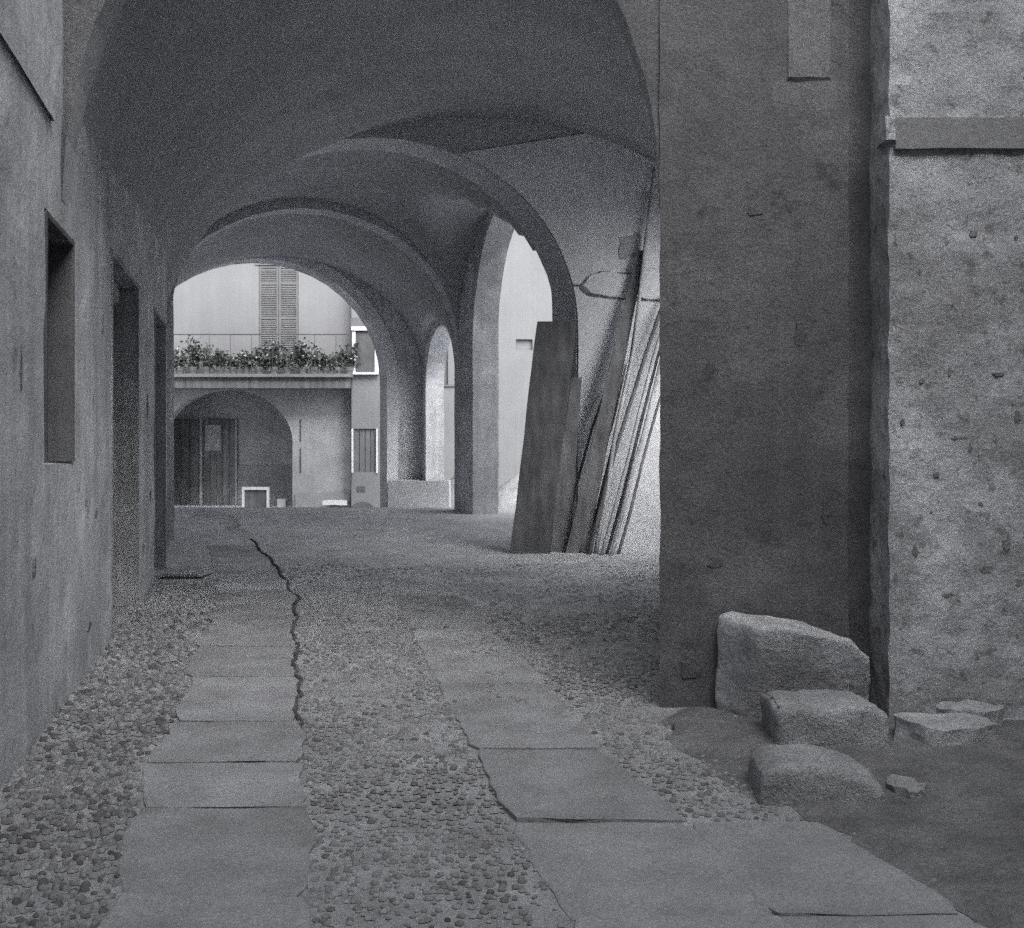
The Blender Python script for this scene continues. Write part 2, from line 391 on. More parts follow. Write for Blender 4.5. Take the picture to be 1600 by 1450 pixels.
for idx, (px, py, r, left, q) in enumerate(pebdata):
    k = 2 if py > 9.3 and q < .8 else (0 if q < .5 else 1 if q < .72 else 2) if left else (0 if q < .6 else 1 if q < .66 else 2)  # farther pebbles mostly pale, matching the floor with light in its colour
    hgt = r * (.80 if left else .70) * rnd.uniform(.7, 1.2)
    rot = rnd.random() * 6.28
    z = gz(py) - hgt * (.05 if left else .15)
    if idx < 298:
        o = bpy.data.objects.new('cobble', variants[(idx % 8, k)]); COL.objects.link(o)
        o.parent = cp; o.location = (px + 1, py - 7, z); o.rotation_euler = (0, 0, rot); o.scale = (r, r * rnd.uniform(.75, 1), hgt)
    else:
        n = 6; b = bmr[k]; ph = rot; e = rnd.uniform(.75, 1.0)
        pr = [(1.0, .0), (.76, .62)]
        rings = [[b.verts.new((px + math.cos(ph + 6.2832 * j / n) * r * q_, py + math.sin(ph + 6.2832 * j / n) * r * q_ * e, z + hgt * zz)) for j in range(n)] for q_, zz in pr]
        t = b.verts.new((px, py, z + hgt))
        for j in range(n):
            f = b.faces.new((rings[0][j], rings[0][(j + 1) % n], rings[1][(j + 1) % n], rings[1][j])); f.smooth = True
            f = b.faces.new((rings[1][j], rings[1][(j + 1) % n], t)); f.smooth = True
bmx = bmesh.new()
o = None
mer = bpy.data.meshes.new('pebbles')
vs, fs, mi = [], [], []
for k, b in enumerate(bmr):
    b.verts.index_update(); off = len(vs)
    vs += [v.co.copy() - Vector((-1, 7, 0)) for v in b.verts]
    for f in b.faces: fs.append([v.index + off for v in f.verts]); mi.append(k)
    b.free()
bmx.free()
mer.from_pydata(vs, [], fs)
for k in ('cobble', 'cobble_dark', 'cobble_pale'): mer.materials.append(M[k])
mer.polygons.foreach_set('material_index', mi); mer.polygons.foreach_set('use_smooth', [True] * len(fs)); mer.update()
o = bpy.data.objects.new('pebbles', mer); COL.objects.link(o); o.parent = cp; tag(o, kind='stuff')

# dark earth by the near pier
bm = bmesh.new()
pts = [(1.22, 4.12), (1.55, 3.0), (1.75, 2.0), (6, 2.0), (6, 5.66), (2.12, 5.66), (2.12, 5.9), (.95, 5.9), (.80, 5.6), (.9, 4.9), (1.05, 4.5)]
vv = [bm.verts.new((x, y, .006)) for x, y in pts]; bm.faces.new(vv)
rough(bm, .16, .0)
for v in bm.verts:
    edge = any(len(e.link_faces) == 1 for e in v.link_edges)
    if not edge: v.co.z += .018 + .03 * noise.noise(v.co * 2.2) + .02 * noise.noise(v.co * 6)
    else: v.co += Vector((noise.noise(v.co * 5) * .13, noise.noise(v.co * 5 + Vector((9, 0, 0))) * .10 if v.co.y < 5.5 else 0, -.008))
tag(link('earth', bm, M['earth'], smooth=True), kind='structure')

# ------------------------------------------------------------------ left passage wall with niche and two doorways
y0, y1 = -7.5, 12.93
L = math.hypot(y1 - y0, LX(y1) - LX(y0)); kf = L / (y1 - y0)
def S(Y): return (Y - y0) * kf
bm = bmesh.new()
arch_wall(bm, (LX(y0), y0), (LX(y1), y1), (-.45, -.11), -.4, TOP, [
    (S(5.45), S(6.32), 1.41, 2.78, 0), (S(7.95), S(9.80), -.1, 3.06, 0), (S(11.3), S(12.75), -.1, 3.06, 0)])
rough(bm, .16, .013, 1.6, 3.0)
lw = tag(base(link('passage_wall', bm, M['plaster']), (LX(6), 6, 0)), 'long pale plastered wall with a narrow niche and two dark doorways along the pebble verge', 'wall')
bm = bmesh.new()        # added dark lining, shade of the niche put into its colour; shutter at its back
def lined(bm, ya, yb, za, zb, d0, d1, t=.03):
    """U of boards against both jambs and the head, at depths d0..d1 behind the wall face"""
    n = Vector((-.97, -.243))
    def P2(Y, d): return (LX(Y) + n.x * d, Y + n.y * d)
    quadbox(bm, [P2(ya, d0), P2(ya + t, d0), P2(ya + t, d1), P2(ya, d1)], za, zb)
    quadbox(bm, [P2(yb - t, d0), P2(yb, d0), P2(yb, d1), P2(yb - t, d1)], za, zb)
    quadbox(bm, [P2(ya + t, d0), P2(yb - t, d0), P2(yb - t, d1), P2(ya + t, d1)], zb - t, zb)
def leaf_(bm, ya, yb, za, zb, d0, d1):
    n = Vector((-.97, -.243))
    def P2(Y, d): return (LX(Y) + n.x * d, Y + n.y * d)
    quadbox(bm, [P2(ya, d0), P2(yb, d0), P2(yb, d1), P2(ya, d1)], za, zb)
lined(bm, 5.47, 6.305, 1.42, 2.77, -.008, .40)
fr = child('niche_shade_lining', bm, M['niche'], lw)
bm = bmesh.new()
for k in range(6): leaf_(bm, 5.51 + k * .128, 5.51 + k * .128 + .122, 1.43, 2.73, .36, .385)
child('shutter', bm, M['niche'], lw)
for (a, b) in ((7.97, 9.785), (11.32, 12.735)):  # added linings, their darker colour stands in for shade on the jambs
    bm = bmesh.new(); lined(bm, a, b, 0.0, 3.05, -.008, .42, .04); d = child('door_shade_lining', bm, M['door_shade'], lw)
    nb = int((b - a - .08) / .2)
    for k in range(nb):
        bm = bmesh.new(); wd = (b - a - .08) / nb
        leaf_(bm, a + .04 + k * wd + .004, a + .04 + (k + 1) * wd - .004, .02, 3.0, .37 + (k % 2) * .004, .41)
        child('door_board', bm, M['door_shade'], lw)
bm = bmesh.new()        # impost moulding at the spring of the vault
arch_wall(bm, (LX(2.2) - .02, 2.2), (LX(5.60) - .02, 5.60), (.04, .01), 3.29, 3.35)
rough(bm, .3, .006, 3)
child('impost_moulding', bm, M['plaster'], lw)
bm = bmesh.new(); box(bm, (LX(4.95) - .01, 4.95, 2.83), (LX(5.55) + .16, 4.975, 2.85))
bm.free()

def wear(root, m, place, spots_, seed):
    rr = random.Random(seed)
    for (u, v, ru, rv) in spots_:
        bm = bmesh.new(); n = 9; lo, hi = [], []
        for k in range(n):
            t = 6.2832 * k / n; q = rr.uniform(.45, 1.1)
            a, b = u + ru * math.cos(t) * q, v + rv * math.sin(t) * q
            lo.append(bm.verts.new(place(a, b, -.01))); hi.append(bm.verts.new(place(lerp(u, a, .8), lerp(v, b, .8), .005)))
        for k in range(n): bm.faces.new((lo[k], lo[(k + 1) % n], hi[(k + 1) % n], hi[k]))
        bm.faces.new(hi); child('plaster_flake', bm, m, root)
def on_left(Y, z, d): return Vector((LX(Y) + .97 * d, Y + .243 * d, z))
wear(lw, M['arcade_dark'], on_left, [(7.05, 1.83, .035, .10), (6.75, 1.15, .03, .05), (7.2, 1.05, .05, .06), (6.9, .30, .12, .05), (10.6, 1.9, .08, .18), (10.9, 1.0, .10, .12), (10.2, .5, .12, .10), (5.2, .9, .03, .10), (4.9, 1.9, .02, .14), (7.5, 2.4, .05, .12)], 4)
# second stretch of the left wall, beyond the first arch
bm = bmesh.new()
arch_wall(bm, (-4.80, 12.94), (-5.12, 15.03), (-.45, 0), -.6, TOP)
arch_wall(bm, (-5.12, 15.5), (-9.3, 25.2), (-.45, 0), -.6, TOP)
rough(bm, .6, .012, 1.3, 5.0)
tag(base(link('passage_wall', bm, M['arcade']), (-5, 14, 0)), 'far left wall of the passage behind the dark doorway, leading to the courtyard', 'wall')

# ------------------------------------------------------------------ transverse arches
def transverse(Y, x0, x1, arch, t, m, label, ring=False):
    cx, h, sp, rs = arch
    bm = bmesh.new()
    arch_wall(bm, (x0, Y), (x1, Y), (AX * t, t), -.6, TOP, [(cx - h - x0, cx + h - x0, -.6, sp, rs)])
    rough(bm, .4, .010, 1.6, Y)
    return tag(base(link('transverse_arch', bm, m), (cx + h, Y, 0)), label, 'arch', 'arches across the passage')
# near arch, between the left wall and the near pier
bm = bmesh.new(); N0 = 5.944
arch_wall(bm, (LX(N0) - .1, N0), (.95, N0), (0, .34), 2.95, TOP, [(.101, .858 - (LX(N0) - .1), 2.95, 2.951, 2.25)])
for v in bm.verts:
    if v.co.y > N0 + .1: v.co.x += -.088 * max(0, 1 - (v.co.x - LX(N0)) / 3) + .05 * max(0, (v.co.x + .8) / 1.66)
rough(bm, .2, .009, 1.8, 2.0)
for f in bm.faces: f.material_index = 0 if abs(f.normal.y) > .8 else 1  # soffit faces lighter than the front, offsetting their shade in colour
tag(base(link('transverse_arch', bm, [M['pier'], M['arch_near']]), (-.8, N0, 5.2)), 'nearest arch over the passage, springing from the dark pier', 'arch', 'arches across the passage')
a1 = transverse(A1Y, -5.6, 4.2, A1, .60, M['arch'], 'wide arch whose right foot stands behind the leaning planks')
a2 = transverse(A2Y, -7.4, -.25, A2, .42, M['arch'], 'middle arch standing on the pier between the two bright side openings')
a3 = transverse(A3Y, -10.2, -1.68, A3, .60, M['arcade'], 'smallest looking far arch framing the balcony house')
# pale lit wall right of the first arch (light on it put into a paler colour, stands 3 mm to 5 cm proud of the arch wall)
bm = bmesh.new()
cx, h, sp, rs = A1
ar = []
for i in range(0, 15):
    t = math.pi / 2 * i / 14 * .72
    ar.append((cx + (h + .03) * math.cos(t), sp + rs * math.sin(t) * 1.01))
outer = [(3.3, sp + (ar[i][1] - sp) * 1.25) for i in range(15)]
front = A1Y - .035
def wallface(y):
    vs = []
    for (x, z), (x2, z2) in zip(ar, outer): vs.append((bm.verts.new((x, y, z)), bm.verts.new((x2, y, z2))))
    vs.insert(0, (bm.verts.new((cx + h + .03, y, -.3)), bm.verts.new((3.3, y, -.3))))
    for a, b in zip(vs, vs[1:]): bm.faces.new((a[0], a[1], b[1], b[0]))
    return vs
va, vb = wallface(front), wallface(A1Y + .01)
for a, b in zip(list(zip(va, vb)), list(zip(va, vb))[1:]):
    bm.faces.new((a[0][0], b[0][0], b[1][0], a[1][0]))
rough(bm, .3, .006, 2.0, 4.0)
pw = tag(base(link('plaster_wall', bm, M['lit']), (2, A1Y, 0)), 'pale patchy plaster wall behind the leaning planks and poles', 'wall')
def flake(bm, pts, Y, t):
    """raised or sunk patch of plaster, outlined by an uneven edge"""
    n = len(pts); c = sum((Vector((p[0], 0, p[1])) for p in pts), Vector()) / n
    lo = [bm.verts.new((p[0], Y, p[1])) for p in pts]
    hi = [bm.verts.new((lerp(c.x, p[0], .93), Y - t, lerp(c.z, p[1], .93))) for p in pts]
    for i in range(n): bm.faces.new((lo[i], lo[(i + 1) % n], hi[(i + 1) % n], hi[i]))
    bm.faces.new(hi)
def outline(px, Y, jit, seed, sub=4):
    rr = random.Random(seed); out = []
    for (a, b) in zip(px, px[1:] + px[:1]):
        for i in range(sub):
            x, y = lerp(a[0], b[0], i / sub), lerp(a[1], b[1], i / sub)
            out.append((sx(x + rr.uniform(-jit, jit), Y), sz(y + rr.uniform(-jit, jit), Y)))
    return out
bm = bmesh.new()
px = [(908, 447), (918, 432), (938, 425), (985, 428), (1040, 430), (1040, 468), (1000, 468), (950, 466), (920, 458)]
flake(bm, outline(px, A1Y, 2.2, 3, 3), A1Y - .033, .05)
child('plaster_patch', bm, M['lit'], pw)
bm = bmesh.new()      # dark ragged cracks round the patch: exposed brick left where the coat fell off
def crack(bm, px, Y, w0, seed):
    rr = random.Random(seed); top, bot = [], []
    pts = []
    for a, b in zip(px, px[1:]):
        for i in range(6): pts.append((lerp(a[0], b[0], i / 6), lerp(a[1], b[1], i / 6)))
    pts.append(px[-1])
    for (x, y) in pts:
        wv = w0 * rr.uniform(.35, 1.2)
        top.append(bm.verts.new((sx(x, Y), Y - .006, sz(y - wv, Y)))); bot.append(bm.verts.new((sx(x + rr.uniform(-1, 1), Y), Y - .006, sz(y + wv, Y))))
    for i in range(len(top) - 1): bm.faces.new((top[i], top[i + 1], bot[i + 1], bot[i]))
    g = bmesh.ops.extrude_face_region(bm, geom=bm.faces[:])
    for v in g['geom']:
        if isinstance(v, bmesh.types.BMVert): v.co.y += .02
crack(bm, [(895, 446), (908, 446), (918, 433), (938, 425), (985, 429), (1040, 431)], A1Y - .04, 1.9, 1)
crack(bm, [(905, 449), (918, 460), (950, 465), (985, 467), (1040, 469)], A1Y - .04, 2.5, 2)
child('exposed_brick', bm, M['wood_mid'], pw)
bm = bmesh.new()
flake(bm, outline([(966, 370), (1000, 366), (1003, 402), (968, 408)], A1Y, 2, 5, 4), A1Y - .035, .012)
child('plaster_patch', bm, M['arch'], pw)

# ------------------------------------------------------------------ right arcade
def arcade(P, Q, t, ops, m, label, seed):
    bm = bmesh.new(); arch_wall(bm, P, Q, t, -.6, TOP, ops); rough(bm, .4, .010, 1.6, seed)
    return tag(base(link('arcade_wall', bm, m), (P[0], P[1], 0)), label, 'wall')
P, Q = (.66, 15.62), (-1.0, 19.28); LL = math.hypot(Q[0] - P[0], Q[1] - P[1])
arcade(P, Q, (.45, .1), [(.10, LL - .70, -.6, 3.40, 2.35)], M['arcade'], 'side wall with the tall bright opening behind the leaning planks', 11)
P, Q = (-1.10, 19.74), (-2.15, 24.58); LL = math.hypot(Q[0] - P[0], Q[1] - P[1])
arcade(P, Q, (.42, .1), [(.08, LL - .62, -.6, 2.95, 1.15)], M['arcade'], 'side wall with the narrow looking bright opening beside the far arch', 12)
P, Q = (1.75, 6.7), (3.75, 14.95); LL = math.hypot(Q[0] - P[0], Q[1] - P[1])
arcade(P, Q, (.45, -.07), [(.10, LL - .15, 2.3, 3.7, 2.0)], M['arcade'], 'side wall hidden behind the near pier, opening to the right court', 13)  # high sill added in the hidden opening to cut light on the wall beyond

# ------------------------------------------------------------------ vaults
def vault(A, B, Cc, D, sp, bu0, bu1, bv, lun, m, label, n=28):
    """A,B near-left,near-right; D,Cc far-left,far-right"""
    bm = bmesh.new(); g = []
    A, B, Cc, D = map(Vector, (A, B, Cc, D))
    for j in range(n + 1):
        v = -math.cos(math.pi * j / n); row = []
        for i in range(n + 1):
            u = -math.cos(math.pi * i / n)
            p = (A * (1 - u) / 2 + B * (1 + u) / 2) * (1 - v) / 2 + (D * (1 - u) / 2 + Cc * (1 + u) / 2) * (1 + v) / 2
            bu = lerp(bu0, bu1, (v + 1) / 2)
            z = bu * math.sqrt(max(0, 1 - u * u))
            if bv: z = max(z, bv * math.sqrt(max(0, 1 - v * v)) * lun(u))
            row.append(bm.verts.new((p.x, p.y, sp + z)))
        g.append(row)
    for j in range(n):
        for i in range(n): bm.faces.new((g[j][i], g[j][i + 1], g[j + 1][i + 1], g[j + 1][i]))
    o = link('vault', bm, m, smooth=True)
    s = o.modifiers.new('thickness', 'SOLIDIFY'); s.thickness = .18; s.offset = 1
    tag(base(o, (A.x, A.y, sp)), label, 'vault', 'plaster vaults over the passage'); return o
# outward direction of the solidify follows the normals: they point up after recalculation
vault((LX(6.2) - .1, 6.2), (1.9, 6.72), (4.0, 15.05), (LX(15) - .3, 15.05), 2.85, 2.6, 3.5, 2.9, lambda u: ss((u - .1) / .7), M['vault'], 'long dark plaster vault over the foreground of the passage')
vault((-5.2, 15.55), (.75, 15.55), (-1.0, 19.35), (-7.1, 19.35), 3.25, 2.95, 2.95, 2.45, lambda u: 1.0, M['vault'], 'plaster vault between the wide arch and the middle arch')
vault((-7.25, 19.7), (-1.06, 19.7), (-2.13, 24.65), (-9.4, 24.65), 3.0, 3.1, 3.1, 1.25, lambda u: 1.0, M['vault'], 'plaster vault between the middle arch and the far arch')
# storey and roof over the passage
bm = bmesh.new()
quadbox(bm, [(-2.9, 5.75), (2.6, 5.75), (2.6, 6.2), (4.3, 15.4), (1.5, 15.6), (-.5, 25.3), (-10.4, 25.3), (-6, 15)], TOP + .003, TOP + .3)
tag(base(link('roof', bm, M['roof']), (0, 5, TOP)), 'flat roof over the vaulted passage', 'roof')

# ------------------------------------------------------------------ near right pier and plaster wall
PY = 5.93
bm = bmesh.new()
quadbox(bm, [(.855, PY), (1.95, PY), (1.95, PY + .07), (2.3, PY + .07), (2.3, PY + .75), (1.02, PY + .75)], -.3, TOP)
rough(bm, .075, .010, 3.0, 6.0)
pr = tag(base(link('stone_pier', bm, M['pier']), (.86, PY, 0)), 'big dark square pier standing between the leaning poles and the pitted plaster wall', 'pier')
bm = bmesh.new()
flake(bm, outline([(1228, -60), (1300, -60), (1300, 128), (1230, 127)], PY, 1.0, 8, 4), PY + .008, .018)
child('plaster_patch', bm, M['pier_pale'], pr)
WY = 5.70
bm = bmesh.new()
quadbox(bm, [(2.10, WY), (6.4, WY), (6.4, WY + .5), (2.10, WY + .5)], -.3, TOP)
rough(bm, .055, .014, 5.0, 9.0, keep=lambda c: c.x > 4.0)
pl = tag(base(link('plaster_wall', bm, M['plaster_right']), (2.1, WY, 0)), 'pale pitted plaster wall with a ragged left edge beside the dark pier', 'wall')
bm = bmesh.new(); box(bm, (2.125, WY - .03, sz(234, WY)), (5.95, WY + .1, sz(186, WY))); rough(bm, .12, .006, 4, 3)
child('stone_band', bm, M['band'], pl)
bm = bmesh.new(); box(bm, (sx(1380, WY), WY - .04, sz(222, WY)), (2.122, WY + .12, sz(184, WY))); rough(bm, .06, .006, 5, 3)
child('corbel', bm, M['plaster_right'], pl)

def on_right(x, z, d): return Vector((x, WY - d, z))
def px_r(x, y): return (sx(x, WY), sz(y, WY))
rw_ = random.Random(12)
wear(pl, M['arcade_dark'], on_right, [(*px_r(x, y), a * WY / 1600, b * WY / 1600) for (x, y, a, b) in [(1500, 684, 22, 4), (1516, 700, 5, 12), (1475, 645, 6, 6), (1462, 742, 7, 7), (1590, 650, 9, 14), (1440, 596, 9, 6), (1560, 585, 14, 5), (1484, 580, 6, 9), (1520, 365, 10, 8), (1588, 372, 6, 6), (1410, 660, 5, 10), (1430, 862, 8, 14), (1540, 890, 16, 10), (1575, 850, 9, 18), (1400, 905, 6, 12), (1480, 930, 12, 6), (1530, 790, 8, 8), (1455, 800, 5, 5)]], 9)
def on_pier(x, z, d): return Vector((x, PY - d, z))
wear(pr, M['pier_dark'], on_pier, [(sx(x, PY), sz(y, PY), a * PY / 1600, b * PY / 1600) for (x, y, a, b) in [(1045, 640, 9, 26), (1120, 880, 20, 12), (1250, 520, 14, 24), (1180, 330, 22, 10), (1075, 1050, 24, 22), (1290, 800, 10, 30)]], 10)

# ------------------------------------------------------------------ rough stones by the pier
def stone(px, Y, depth, zb, mats, label, seed, topdrop=0.0, r=.032, skew=.02, under=0.0):
    """block whose front outline follows px (photo pixels at depth Y), going back by depth"""
    bm = bmesh.new()
    fr = [Vector((sx(x, Y), Y, max(zb, sz(y, Y)))) for x, y in px]
    n = len(fr); ztop = max(p.z for p in fr)
    a = [bm.verts.new(p + Vector((0, under * (ztop - p.z) / (ztop - zb), 0))) for p in fr]
    b = [bm.verts.new(p + Vector((skew, depth, -topdrop if p.z > zb + .05 else 0))) for p in fr]
    bm.faces.new(a); bm.faces.new(b[::-1])
    for i in range(n): bm.faces.new((a[i], a[(i + 1) % n], b[(i + 1) % n], b[i]))
    bmesh.ops.recalc_face_normals(bm, faces=bm.faces[:])
    bmesh.ops.bevel(bm, geom=[e for e in bm.edges], offset=r, segments=2, affect='EDGES', profile=.6)
    rough(bm, .045, .013, 4.5, seed)
    for v in bm.verts: v.co += noise.noise_vector(v.co * 11) * .008 + noise.noise_vector(v.co * 26) * .004
    c = sum((v.co for v in bm.verts), Vector()) / len(bm.verts)
    return tag(base(link('stone_block', bm, mats, smooth=True), (c.x, c.y, zb)), label, 'stone', 'rough stones heaped by the pier')
stone([(1185, 985), (1210, 980), (1290, 990), (1335, 1000), (1366, 1030), (1374, 1070), (1374, 1145), (1183, 1145)], 5.52, .36, -.02, M['stone'], 'largest rough stone block, uppermost, set against the foot of the dark pier', 1, topdrop=-.03, skew=-.16, under=.16)
stone([(1212, 1110), (1230, 1106), (1360, 1104), (1388, 1118), (1396, 1190), (1215, 1190)], 5.06, .40, -.03, M['stone2'], 'flat topped stone block in the middle of the three beside the dark pier', 2)
stone([(1190, 1212), (1215, 1196), (1280, 1198), (1350, 1212), (1384, 1232), (1400, 1290), (1186, 1290)], 4.30, .36, -.04, M['stone2'], 'lowest stone block, with a sloping top, nearest to the paving slabs', 3)
def rubble(x0, x1, Y, z0, z1, depth, label, seed, m):
    bm = bmesh.new(); rr = random.Random(seed); N = 14
    ring = []
    for k in range(N):
        t = 2 * math.pi * k / N
        ring.append((lerp(x0, x1, .5 + .5 * math.cos(t) * rr.uniform(.85, 1.0)), Y + depth * .5 * math.sin(t) * rr.uniform(.8, 1)))
    quadbox(bm, ring, z0, z1)
    for v in bm.verts:
        if v.co.z > (z0 + z1) / 2: v.co.z += rr.uniform(-.18, .03) * (z1 - z0); v.co.x += rr.uniform(-.02, .02)
    rough(bm, .045, .016, 8, seed)
    return tag(base(link('rubble_slab', bm, m), ((x0 + x1) / 2, Y, z0)), label, 'stone')
rubble(sx(1398, 5.2), sx(1566, 5.2), 5.24, .0, .115, .40, 'broad flat broken piece of mortar rubble right of the middle stone block', 21, M['rubble'])
rubble(sx(1480, 5.35), sx(1585, 5.35), 5.48, .02, .13, .26, 'jagged lump of mortar rubble at the foot of the pitted wall', 22, M['rubble'])
rubble(sx(1395, 4.4), sx(1455, 4.4), 4.45, -.02, .05, .22, 'small low stone half sunk in the dark earth beside the lowest block', 23, M['stone2'])

# ------------------------------------------------------------------ planks and poles leaning on the wall
def plank(bx, by, tx_, ty_, Yb, Yt, wpx_b, wpx_t, th, m, label, notch=False, group='timber leaning on the pale wall'):
    b = at(bx, by, Yb); b.z = gz(Yb); t = at(tx_, ty_, Yt)
    wb, wt = wpx_b / 1600 * Yb, wpx_t / 1600 * Yt
    bm = bmesh.new(); n = 10; rr = random.Random(int(bx))
    rows = []
    d = (t - b).normalized(); nrm = Vector((0, -1, 0)) - d * d.dot(Vector((0, -1, 0))); nrm.normalize()
    for i in range(n + 1):
        k = i / n; c = b.lerp(t, k); wv = lerp(wb, wt, k)
        e = rr.uniform(-.006, .006)
        off = -.03 if notch and k > .92 else 0
        rows.append([bm.verts.new(c + Vector((off, 0, 0)) + Vector((-e, 0, 0)) + nrm * th / 2), bm.verts.new(c + Vector((wv + e, 0, 0)) + nrm * th / 2),
                     bm.verts.new(c + Vector((wv + e, 0, 0)) - nrm * th / 2), bm.verts.new(c + Vector((off - e, 0, 0)) - nrm * th / 2)])
    for p, q in zip(rows, rows[1:]):
        for k in range(4): bm.faces.new((p[k], p[(k + 1) % 4], q[(k + 1) % 4], q[k]))
    bm.faces.new(rows[0][::-1]); bm.faces.new(rows[-1])
    bmesh.ops.bevel(bm, geom=[e for e in bm.edges if len(e.link_faces) == 2 and e.calc_face_angle(0) > 1], offset=.006, segments=1, affect='EDGES')
    return tag(base(link('plank', bm, m), b), label, 'plank', group)
plank(797, 850, 839, 503, 14.25, 14.75, 62, 62, .06, M['wood'], 'broad dark plank, foremost, its top reaching the foot of the wide arch')
plank(856, 856, 893, 590, 14.40, 14.86, 34, 16, .05, M['wood_mid'], 'short grey plank just right of the broad dark plank')
plank(884, 858, 995, 392, 14.30, 14.88, 32, 15, .05, M['wood_mid'], 'long grey plank tapering upward behind the thin tall pole')
def pole(px, Yb, Yt, r0, r1, m, label):
    pts = []; n = len(px)
    for i, (x, y) in enumerate(px):
        k = i / (n - 1); Y = lerp(Yb, Yt, (px[0][1] - y) / (px[0][1] - px[-1][1]))
        p = at(x, y, Y); pts.append(p)
    pts[0].z = gz(Yb) - .01
    fine = []
    for a, b in zip(pts, pts[1:]):
        for j in range(4): fine.append(a.lerp(b, j / 4))
    fine.append(pts[-1])
    N = len(fine)
    bm = bmesh.new(); tube(bm, fine, [lerp(r0, r1, i / (N - 1)) * .78 for i in range(N)], 8)
    return tag(base(link('pole', bm, m, smooth=True), pts[0]), label, 'pole', 'timber leaning on the pale wall')
pole([(930, 862), (949, 765), (960, 685), (990, 545), (1003, 430), (1012, 350), (1022, 262)], 14.22, 14.90, .042, .030, M['wood_pale'], 'tallest thin pole, reaching up to the shadow of the vault')
pole([(915, 864), (935, 790), (957, 700), (980, 600), (997, 480), (1007, 390), (1017, 300)], 14.34, 14.92, .034, .026, M['wood'], 'tall dark pole close behind the tallest thin pole')
pole([(920, 866), (938, 795), (958, 715), (985, 630), (1010, 550), (1042, 455)], 14.15, 14.85, .040, .032, M['wood'], 'dark pole crossing in front of the pale wall, left of two bright poles')
pole([(940, 866), (962, 790), (985, 705), (1000, 640), (1022, 555), (1045, 480)], 14.10, 14.82, .038, .030, M['wood_pale'], 'bright peeled pole, left of the pair fanning out towards the pier')
pole([(948, 866), (969, 790), (988, 715), (1004, 650), (1027, 560), (1048, 485)], 14.20, 14.86, .032, .026, M['wood'], 'thin dark pole between the two bright peeled poles')
pole([(955, 866), (975, 790), (991, 725), (1005, 680), (1022, 610), (1036, 550), (1050, 490)], 14.05, 14.80, .038, .030, M['wood_pale'], 'bright peeled pole, right of the pair, nearest to the dark pier')
pole([(896, 862), (916, 775), (935, 705), (953, 645), (968, 590)], 14.35, 14.85, .028, .020, M['wood_pale'], 'short thin pale stick among the long planks')
pole([(906, 864), (922, 790), (942, 715), (960, 650), (978, 570)], 14.28, 14.85, .026, .018, M['wood'], 'short thin dark stick right of the short pale stick')
pole([(875, 862), (900, 760), (925, 670), (946, 610)], 14.40, 14.88, .030, .022, M['wood'], 'low dark pole leaning against the short grey plank')
pole([(966, 868), (985, 800), (1003, 725), (1026, 640), (1052, 560)], 14.2, 14.8, .030, .024, M['wood_mid'], 'grey pole half hidden at the edge of the dark pier')

# ------------------------------------------------------------------ drain grate
g0 = at(262, 905, 12.2); gx0, gx1, gy0, gy1 = sx(263, 12), sx(326, 12), 11.72, 12.16
dg = tag(empty('drain_grate', ((gx0 + gx1) / 2, 11.95, 0)), 'small iron drain grate in the pebbles by the far doorway', 'grate')
bm = bmesh.new()
for a, b in (((gx0, gy0, .0), (gx1, gy0 + .02, .026)), ((gx0, gy1 - .03, .0), (gx1, gy1, .020)), ((gx0, gy0 + .031, .0), (gx0 + .025, gy1 - .031, .016)), ((gx1 - .025, gy0 + .031, .0), (gx1, gy1 - .031, .016))): box(bm, a, b)
box(bm, (gx0 + .026, gy0 + .032, .0), (gx1 - .026, gy1 - .032, .018))
child('grate_frame', bm, M['iron'], dg)
for k in range(9):
    x = lerp(gx0 + .04, gx1 - .04, k / 8)
    bm = bmesh.new()
    quadbox(bm, [(x - .020, gy0 + .032), (x + .004, gy0 + .032), (x + .034, gy1 - .032), (x + .010, gy1 - .032)], .019, .06)
    child('grate_bar', bm, M['sand_lit'], dg)

# ------------------------------------------------------------------ lit edge ring of the far arch and bench at its foot
bm = bmesh.new()
cx, h, sp, rs = A3
N = 26; ring = []
for i in range(N + 1):
    t = math.pi * (1 - i / N)
    ring.append(((cx + h * math.cos(t), sp + rs * math.sin(t)), (cx + (h + .26) * math.cos(t), sp + (rs + .26) * math.sin(t))))
ring = [((cx - h, -.2), (cx - h - .26, -.2))] + ring + [((cx + h, -.2), (cx + h + .26, -.2))]
F = [[bm.verts.new((p[k][0], yy, p[k][1])) for k in (0, 1)] for yy in (A3Y - .03, A3Y + .005) for p in ring]
n = len(ring)
for i in range(n - 1):
    bm.faces.new((F[i][0], F[i + 1][0], F[i + 1][1], F[i][1]))
    bm.faces.new((F[i][0], F[n + i][0], F[n + i + 1][0], F[i + 1][0])); bm.faces.new((F[i][1], F[i + 1][1], F[n + i + 1][1], F[n + i][1]))
rough(bm, .5, .006, 2.5, 2)
child('lit_edge_ring', bm, M['lit'], a3)  # paler ring, light on the arch edge put into its colour
bm = bmesh.new()
quadbox(bm, [(sx(607, 24.1), 24.0), (sx(702, 23.6), 23.55), (sx(704, 24.3), 24.45), (sx(607, 24.55), 24.5)], -.3, .74)
rough(bm, .2, .015, 2.0, 4)
tag(base(link('stone_bench', bm, M['arch']), (-2.2, 24.2, 0)), 'low masonry bench at the foot of the far arch pier', 'bench')
